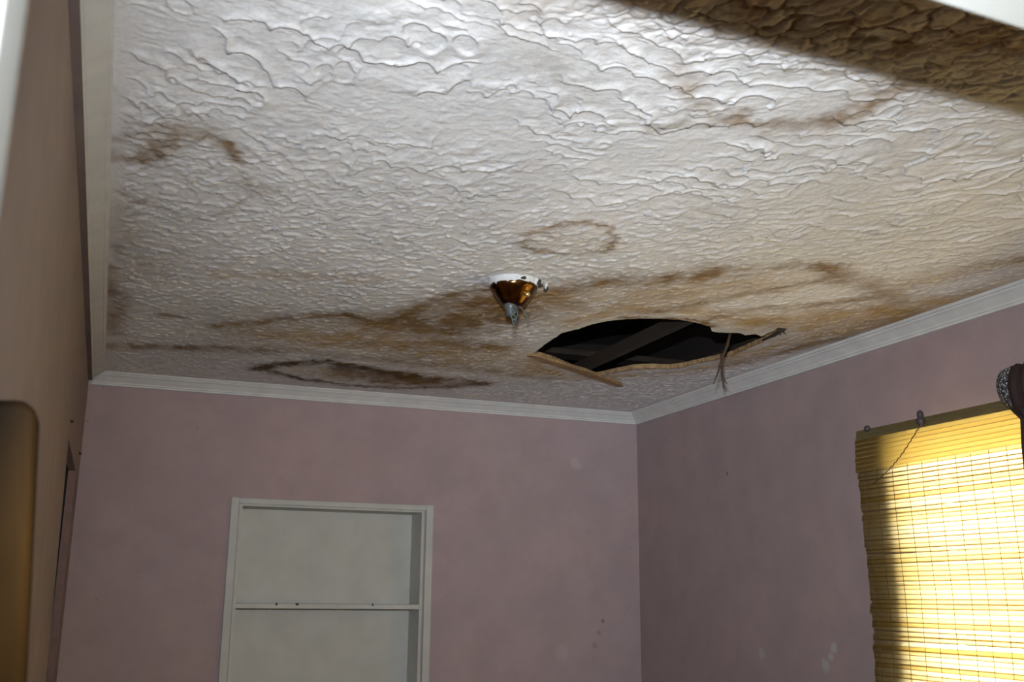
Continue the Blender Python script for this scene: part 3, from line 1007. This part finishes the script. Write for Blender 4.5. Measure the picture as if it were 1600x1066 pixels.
# cord cleat, small hooks, lift cord
lathe('cord_knob', [(0.003, 0.020), (0.008, 0.016), (0.010, 0.006), (0.0085, -0.004), (0.013, -0.008), (0.013, -0.016), (0.006, -0.026), (0.001, -0.03)],
      (BX - 0.024, 2.437, 2.122), M_knob, blind, 16)
lathe('hook', [(0.003, 0.011), (0.009, 0.007), (0.011, 0.0), (0.009, -0.006), (0.002, -0.009)], (BX - 0.008, 2.693, 2.124), M_knob, blind, 14)
cp = []
for i in range(40):
    u = i / 39
    yy = 2.437 + (2.66 - 2.437) * u
    zz = 2.098 + (1.945 - 2.098) * u - 0.018 * math.sin(math.pi * u)
    cp.append((BX - 0.026 - 0.002 * u, yy + 0.0018 * math.sin(i * 2.1), zz + 0.0018 * math.cos(i * 2.1)))
tube('lift_cord', cp, 0.0016, M_cord, blind, 5)

# ------------------------------------------------------------------ curtain on its rod
cur = thing('curtain', 'dark red-brown gathered curtain at the right edge, in front of the bamboo blind', 'curtain')


def curtain():
    vs, fs = [], []
    zs = [2.190, 2.187, 2.17, 2.14, 2.11, 2.085, 2.078, 2.072, 2.05, 1.98, 1.9, 1.8, 1.6, 1.3, 1.0]
    ny_ = 70
    for side in (0, 1):
        for z_ in zs:
            for i in range(ny_ + 1):
                u = i / ny_
                yl = 2.047 if z_ > 2.068 else 2.034 + 0.0025 * math.sin(z_ * 480)
                y_ = yl + (1.80 - yl) * u
                pocket = max(0.0, 1 - ((z_ - 2.13) / 0.062) ** 2) ** 0.5
                fold = 0.010 * math.sin(u * 42 + 0.8 * math.sin(z_ * 3)) + 0.005 * math.sin(u * 97)
                x_ = 2.185 - 0.030 * pocket + fold * (0.45 if z_ > 2.07 else 1.0)
                if side:
                    x_ += 0.004 + 0.052 * pocket
                vs.append((x_, y_, z_ + (0.004 * math.sin(u * 60) if z_ > 2.18 else 0)))
    W = ny_ + 1
    nz = len(zs)
    off = W * nz
    for r in range(nz - 1):
        for i in range(ny_):
            a = r * W + i
            fs.append((a, a + 1, a + W + 1, a + W))
            fs.append((off + a, off + a + W, off + a + W + 1, off + a + 1))
    for r in range(nz - 1):
        for i in (0, ny_):
            a = r * W + i
            fs.append((a, a + W, off + a + W, off + a))
    for i in range(ny_):
        for r in (0, nz - 1):
            a = r * W + i
            fs.append((a, off + a, off + a + 1, a + 1))
    return mesh('curtain_panel', vs, fs, True)


link('curtain_panel', curtain(), M_curtain, cur)
# wide flat rod wrapped in patterned cloth: rounded end cap
vs, fs = [], []
NR, NS = 10, 24
for i in range(NR + 1):
    t = (math.pi / 2) * i / NR
    for j in range(NS):
        a = 2 * math.pi * j / NS
        rr = math.cos(t) ** 0.8 if i < NR else 0.02
        wob = 1 + 0.05 * math.sin(3 * a + 1)
        vs.append((2.186 + 0.034 * rr * math.cos(a), 2.040 + 0.050 * math.sin(t), 2.134 + 0.056 * rr * wob * math.sin(a) + 0.010 * math.sin(t)))
for i in range(NR):
    for j in range(NS):
        fs.append((i * NS + j, i * NS + (j + 1) % NS, (i + 1) * NS + (j + 1) % NS, (i + 1) * NS + j))
fs += [tuple(range(NS)), tuple(NR * NS + j for j in range(NS))]
cap = link("curtain_end_cap", mesh("curtain_end_cap", vs, fs, True), M_lace, cur)
cap["label"] = "speckled black and grey lace end"
rod = box('curtain_rod', 2.181, 1.20, 2.09, 2.191, 2.03, 2.175, M_knob, cur, 0.002)
box('rod_bracket', 2.191, 1.95, 2.145, XR, 1.965, 2.170, M_knob, cur, 0.002)

# ------------------------------------------------------------------ built-in shelf niche in the far wall
nic = thing('built_in_shelf', 'off-white built-in shelf niche with thin frame, set into the far pink wall', 'shelf')
Yf = D - 0.014
box('back_panel', NX0, D + NDEP, NZ0, NX1, D + NDEP + 0.012, NZ1, M_niche, nic)
box('side_panel', NX0, D, NZ0, NX0 + 0.012, D + NDEP, NZ1, M_niche, nic)
box('side_panel', NX1 - 0.012, D, NZ0, NX1, D + NDEP, NZ1, M_niche, nic)
box('top_panel', NX0 + 0.012, D, NZ1 - 0.012, NX1 - 0.012, D + NDEP, NZ1, M_niche, nic)
box('bottom_panel', NX0 + 0.012, D, NZ0, NX1 - 0.012, D + NDEP, NZ0 + 0.012, M_niche, nic)
box('shelf_board', NX0 + 0.012, D + 0.002, 1.536, NX1 - 0.012, D + NDEP, 1.556, M_niche, nic, 0.002)
box('frame_rail', NX0 - 0.004, Yf, NZ1 - 0.004, NX1 + 0.004, D, NZ1 + 0.018, M_niche, nic, 0.002)
box('frame_stile', NX0 - 0.036, Yf - 0.004, NZ0, NX0 - 0.004, D, NZ1 + 0.020, M_niche, nic, 0.003)
box('frame_stile', NX1 + 0.004, Yf - 0.004, NZ0, NX1 + 0.036, D, NZ1 + 0.020, M_niche, nic, 0.003)
for x_, w_ in ((0.745, 0.012), (0.665, 0.007), (1.06, 0.006)):
    box('chip_mark', x_, D + 0.0005, 1.549, x_ + w_, D + 0.004, 1.5585, M_debris, nic)

# ------------------------------------------------------------------ broken ceiling lamp
lamp = thing('ceiling_lamp', 'broken brass ceiling lamp base with bare hanging wires under the stained ceiling', 'lamp')
LC = (0.988, 2.59, H)
SEG = 44
rj = random.Random(4)
lathe('mounting_ring', [(0.072, 0.002), (0.071, -0.006), (0.068, -0.012), (0.0655, -0.020), (0.060, -0.021)], LC, M_white_plaster, lamp, SEG,
      jag=[None, None, None, [rj.uniform(-0.005, 0.006) for _ in range(SEG)], None])
lathe('canopy', [(0.058, -0.012), (0.0655, -0.014), (0.0665, -0.018), (0.0655, -0.024), (0.059, -0.032), (0.050, -0.044), (0.041, -0.056), (0.034, -0.066),
                 (0.028, -0.072), (0.020, -0.075)], LC, M_brass, lamp, SEG)
lathe('cap_nut', [(0.003, 0.006), (0.007, 0.004), (0.0078, 0.0), (0.007, -0.006), (0.003, -0.009)], (1.012, 2.546, 2.393), M_nut, lamp, 14, tilt=(-1.0, 0.1))
lathe('socket', [(0.016, -0.066), (0.018, -0.070), (0.0175, -0.082), (0.014, -0.086), (0.013, -0.100), (0.010, -0.104)], (0.978, 2.583, H), M_socket, lamp, 20)


def wire(pts, r, m):
    # smooth with a little subdivision
    P = [Vector(p) for p in pts]
    out = []
    for i in range(len(P) - 1):
        p0, p1, p2, p3 = P[max(i - 1, 0)], P[i], P[i + 1], P[min(i + 2, len(P) - 1)]
        for q in range(5):
            t = q / 5
            out.append(0.5 * ((2 * p1) + (p2 - p0) * t + (2 * p0 - 5 * p1 + 4 * p2 - p3) * t * t + (3 * p1 - p0 - 3 * p2 + p3) * t ** 3))
    out.append(P[-1])
    tube('wire', out, r, m, lamp, 6)


wire([(0.968, 2.575, 2.375), (0.963, 2.57, 2.355), (0.972, 2.565, 2.335), (0.980, 2.57, 2.318), (0.983, 2.57, 2.300)], 0.0024, M_wire)
wire([(0.986, 2.575, 2.36), (0.992, 2.565, 2.345), (0.986, 2.562, 2.325), (0.980, 2.565, 2.310)], 0.0022, M_wire)
wire([(0.975, 2.57, 2.352), (0.985, 2.56, 2.342), (0.972, 2.56, 2.336), (0.985, 2.562, 2.330), (0.976, 2.566, 2.318)], 0.0018, M_wire2)
wire([(0.996, 2.58, 2.372), (1.006, 2.575, 2.360), (1.018, 2.57, 2.345), (1.021, 2.57, 2.328)], 0.0015, M_wire)
wire([(0.990, 2.58, 2.362), (0.995, 2.572, 2.340), (0.990, 2.57, 2.332)], 0.0016, M_wire)


def flake(name, c, w, hgt, mat, parent, seed, nrm=(0, -0.8, -0.6)):
    r = random.Random(seed)
    nv = Vector(nrm).normalized()
    a = nv.orthogonal().normalized()
    b = nv.cross(a)
    a, b = (Vector((1, 0, 0)), nv.cross(Vector((1, 0, 0))).normalized())
    m = 9
    vs = []
    for side in (0, 1):
        for i in range(m):
            t = 2 * math.pi * i / m
            k_ = r.uniform(0.55, 1.05) if not side else None
            if not side:
                vs.append(Vector(c) + a * (w * math.cos(t) * k_) + b * (hgt * math.sin(t) * k_) + nv * r.uniform(0, 0.003))
            else:
                vs.append(vs[i] - nv * 0.002)
    fs = [tuple(range(m)), tuple(range(2 * m - 1, m - 1, -1))] + [(i, (i + 1) % m, m + (i + 1) % m, m + i) for i in range(m)]
    return link(name, mesh(name, vs, fs), mat, parent)


flake('chipped_spot', (0.992, 2.5215, 2.431), 0.010, 0.006, M_debris, lamp, 3, (0, -0.9, -0.3))
flake('paint_flake', (1.034, 2.535, 2.432), 0.007, 0.016, M_white_plaster, CEIL, 5, (-0.5, -0.7, -0.5))
flake('paint_flake', (1.046, 2.545, 2.434), 0.006, 0.014, M_debris, CEIL, 6, (0.3, -0.7, -0.6))
flake('paint_flake', (1.062, 2.575, 2.431), 0.014, 0.010, M_debris, CEIL, 8, (0.1, -0.8, -0.6))
flake('paint_flake', (1.078, 2.57, 2.433), 0.006, 0.012, M_white_plaster, CEIL, 9, (0.2, -0.8, -0.5))
flake('paint_flake', (1.090, 2.60, 2.432), 0.010, 0.010, M_debris, CEIL, 10, (0.3, -0.8, -0.5))

# ------------------------------------------------------------------ torn pieces hanging from the hole
strip = thing('torn_plasterboard_strip', 'long tan torn plasterboard strip hanging along the left far edge of the ceiling hole', 'debris')


def plank(name, pts, widths, th, mat, parent, seed):
    r = random.Random(seed)
    P = [Vector(p) for p in pts]
    vs, fs = [], []
    for i, p in enumerate(P):
        d = (P[min(i + 1, len(P) - 1)] - P[max(i - 1, 0)]).normalized()
        s_ = d.cross(Vector((0, 0, 1))).normalized() * widths[i]
        j = lambda: Vector((r.uniform(-1, 1), r.uniform(-1, 1), r.uniform(-1, 1))) * 0.0022
        vs += [p + j(), p + s_ + j(), p + s_ + Vector((0, 0, th)) + j(), p + Vector((0, 0, th)) + j()]
    for i in range(len(P) - 1):
        a, b = 4 * i, 4 * i + 4
        for k_ in range(4):
            fs.append((a + k_, a + (k_ + 1) % 4, b + (k_ + 1) % 4, b + k_))
    e = 4 * (len(P) - 1)
    fs += [(0, 1, 2, 3), (e, e + 1, e + 2, e + 3)]
    return link(name, mesh(name, vs, fs), mat, parent)


def lerp_pts(a, b, n_, sag=0.0):
    a, b = Vector(a), Vector(b)
    return [a.lerp(b, i / n_) - Vector((0, 0, sag * math.sin(math.pi * i / n_))) for i in range(n_ + 1)]


plank('board_core', lerp_pts((1.352, 3.402, 2.430), (1.862, 3.69, 2.413), 14), [0.012 + 0.030 * math.sin(math.pi * (i + 2) / 18) for i in range(15)], 0.011, M_torn, strip, 1)
plank('paper_face', lerp_pts((1.40, 3.425, 2.428), (1.858, 3.672, 2.424), 12), [0.010] * 13, 0.005, M_paper, strip, 2)

tw = thing('hanging_splinter', 'thin dark forked splinters dangling below the right end of the ceiling hole', 'debris')
tube('splinter', [(1.862, 2.868, 2.445), (1.848, 2.868, 2.40), (1.828, 2.87, 2.355), (1.812, 2.87, 2.31), (1.792, 2.872, 2.266)], [0.005, 0.0055, 0.0045, 0.0035, 0.001], M_splinter, tw, 5)
tube('splinter', [(1.826, 2.872, 2.37), (1.827, 2.873, 2.33), (1.829, 2.873, 2.29), (1.831, 2.874, 2.254)], [0.003, 0.0045, 0.004, 0.001], M_splinter, tw, 5)
tube('splinter', [(1.829, 2.874, 2.295), (1.838, 2.874, 2.28), (1.847, 2.874, 2.272)], [0.0025, 0.002, 0.001], M_splinter, tw, 5)

deb = thing('torn_paper_curl', 'small black curled scrap at the pointed right tip of the ceiling hole', 'debris')
flake('scrap', (1.972, 2.738, 2.434), 0.016, 0.010, M_debris, deb, 12, (0, -0.8, -0.6))
tube('fibre', [(1.955, 2.742, 2.438), (1.965, 2.738, 2.425), (1.962, 2.735, 2.412)], [0.003, 0.0025, 0.001], M_debris, deb, 5)
tube('fibre', [(1.965, 2.738, 2.432), (1.982, 2.735, 2.442), (1.988, 2.733, 2.436)], [0.003, 0.0025, 0.001], M_debris, deb, 5)
tube('fibre', [(2.006, 2.90, 2.439), (1.995, 2.82, 2.437), (1.982, 2.765, 2.436), (1.975, 2.738, 2.436)], [0.002, 0.006, 0.007, 0.004], M_debris, deb, 6)
tube('fibre', [(1.972, 2.738, 2.430), (1.984, 2.735, 2.420)], [0.0025, 0.001], M_debris, deb, 5)

# ------------------------------------------------------------------ wooden board leaning by the doorway
def board():
    bm = bmesh.new()
    w, L, r_ = 0.060, 1.745, 0.018
    out = [(-w / 2, 0), (w / 2, 0)]
    for i in range(7):
        t = math.pi / 2 * i / 6
        out.append((w / 2 - r_ + r_ * math.cos(t), L - r_ + r_ * math.sin(t)))
    for i in range(7):
        t = math.pi / 2 + math.pi / 2 * i / 6
        out.append((-w / 2 + r_ + r_ * math.cos(t), L - r_ + r_ * math.sin(t)))
    lo = [bm.verts.new((a, -0.022, b)) for a, b in out]
    hi = [bm.verts.new((a, 0.022, b)) for a, b in out]
    m = len(out)
    bm.faces.new(lo)
    bm.faces.new(hi[::-1])
    for i in range(m):
        bm.faces.new((lo[i], hi[i], hi[(i + 1) % m], lo[(i + 1) % m]))
    bmesh.ops.recalc_face_normals(bm, faces=bm.faces[:])
    bmesh.ops.bevel(bm, geom=[e for e in bm.edges if len(e.link_faces) == 2 and e.calc_face_angle(0) > 0.8], offset=0.007, segments=3, affect='EDGES', profile=0.5)
    me = bpy.data.meshes.new('wooden_board')
    bm.to_mesh(me)
    bm.free()
    return me


bo = tag(link('wooden_board', board(), M_post), 'brown varnished wooden board with rounded top leaning against the left wall', 'board')
bo.location = (0.0165, 0.97, 0.004)
bo.rotation_euler = (0, -math.radians(3.6), 0)
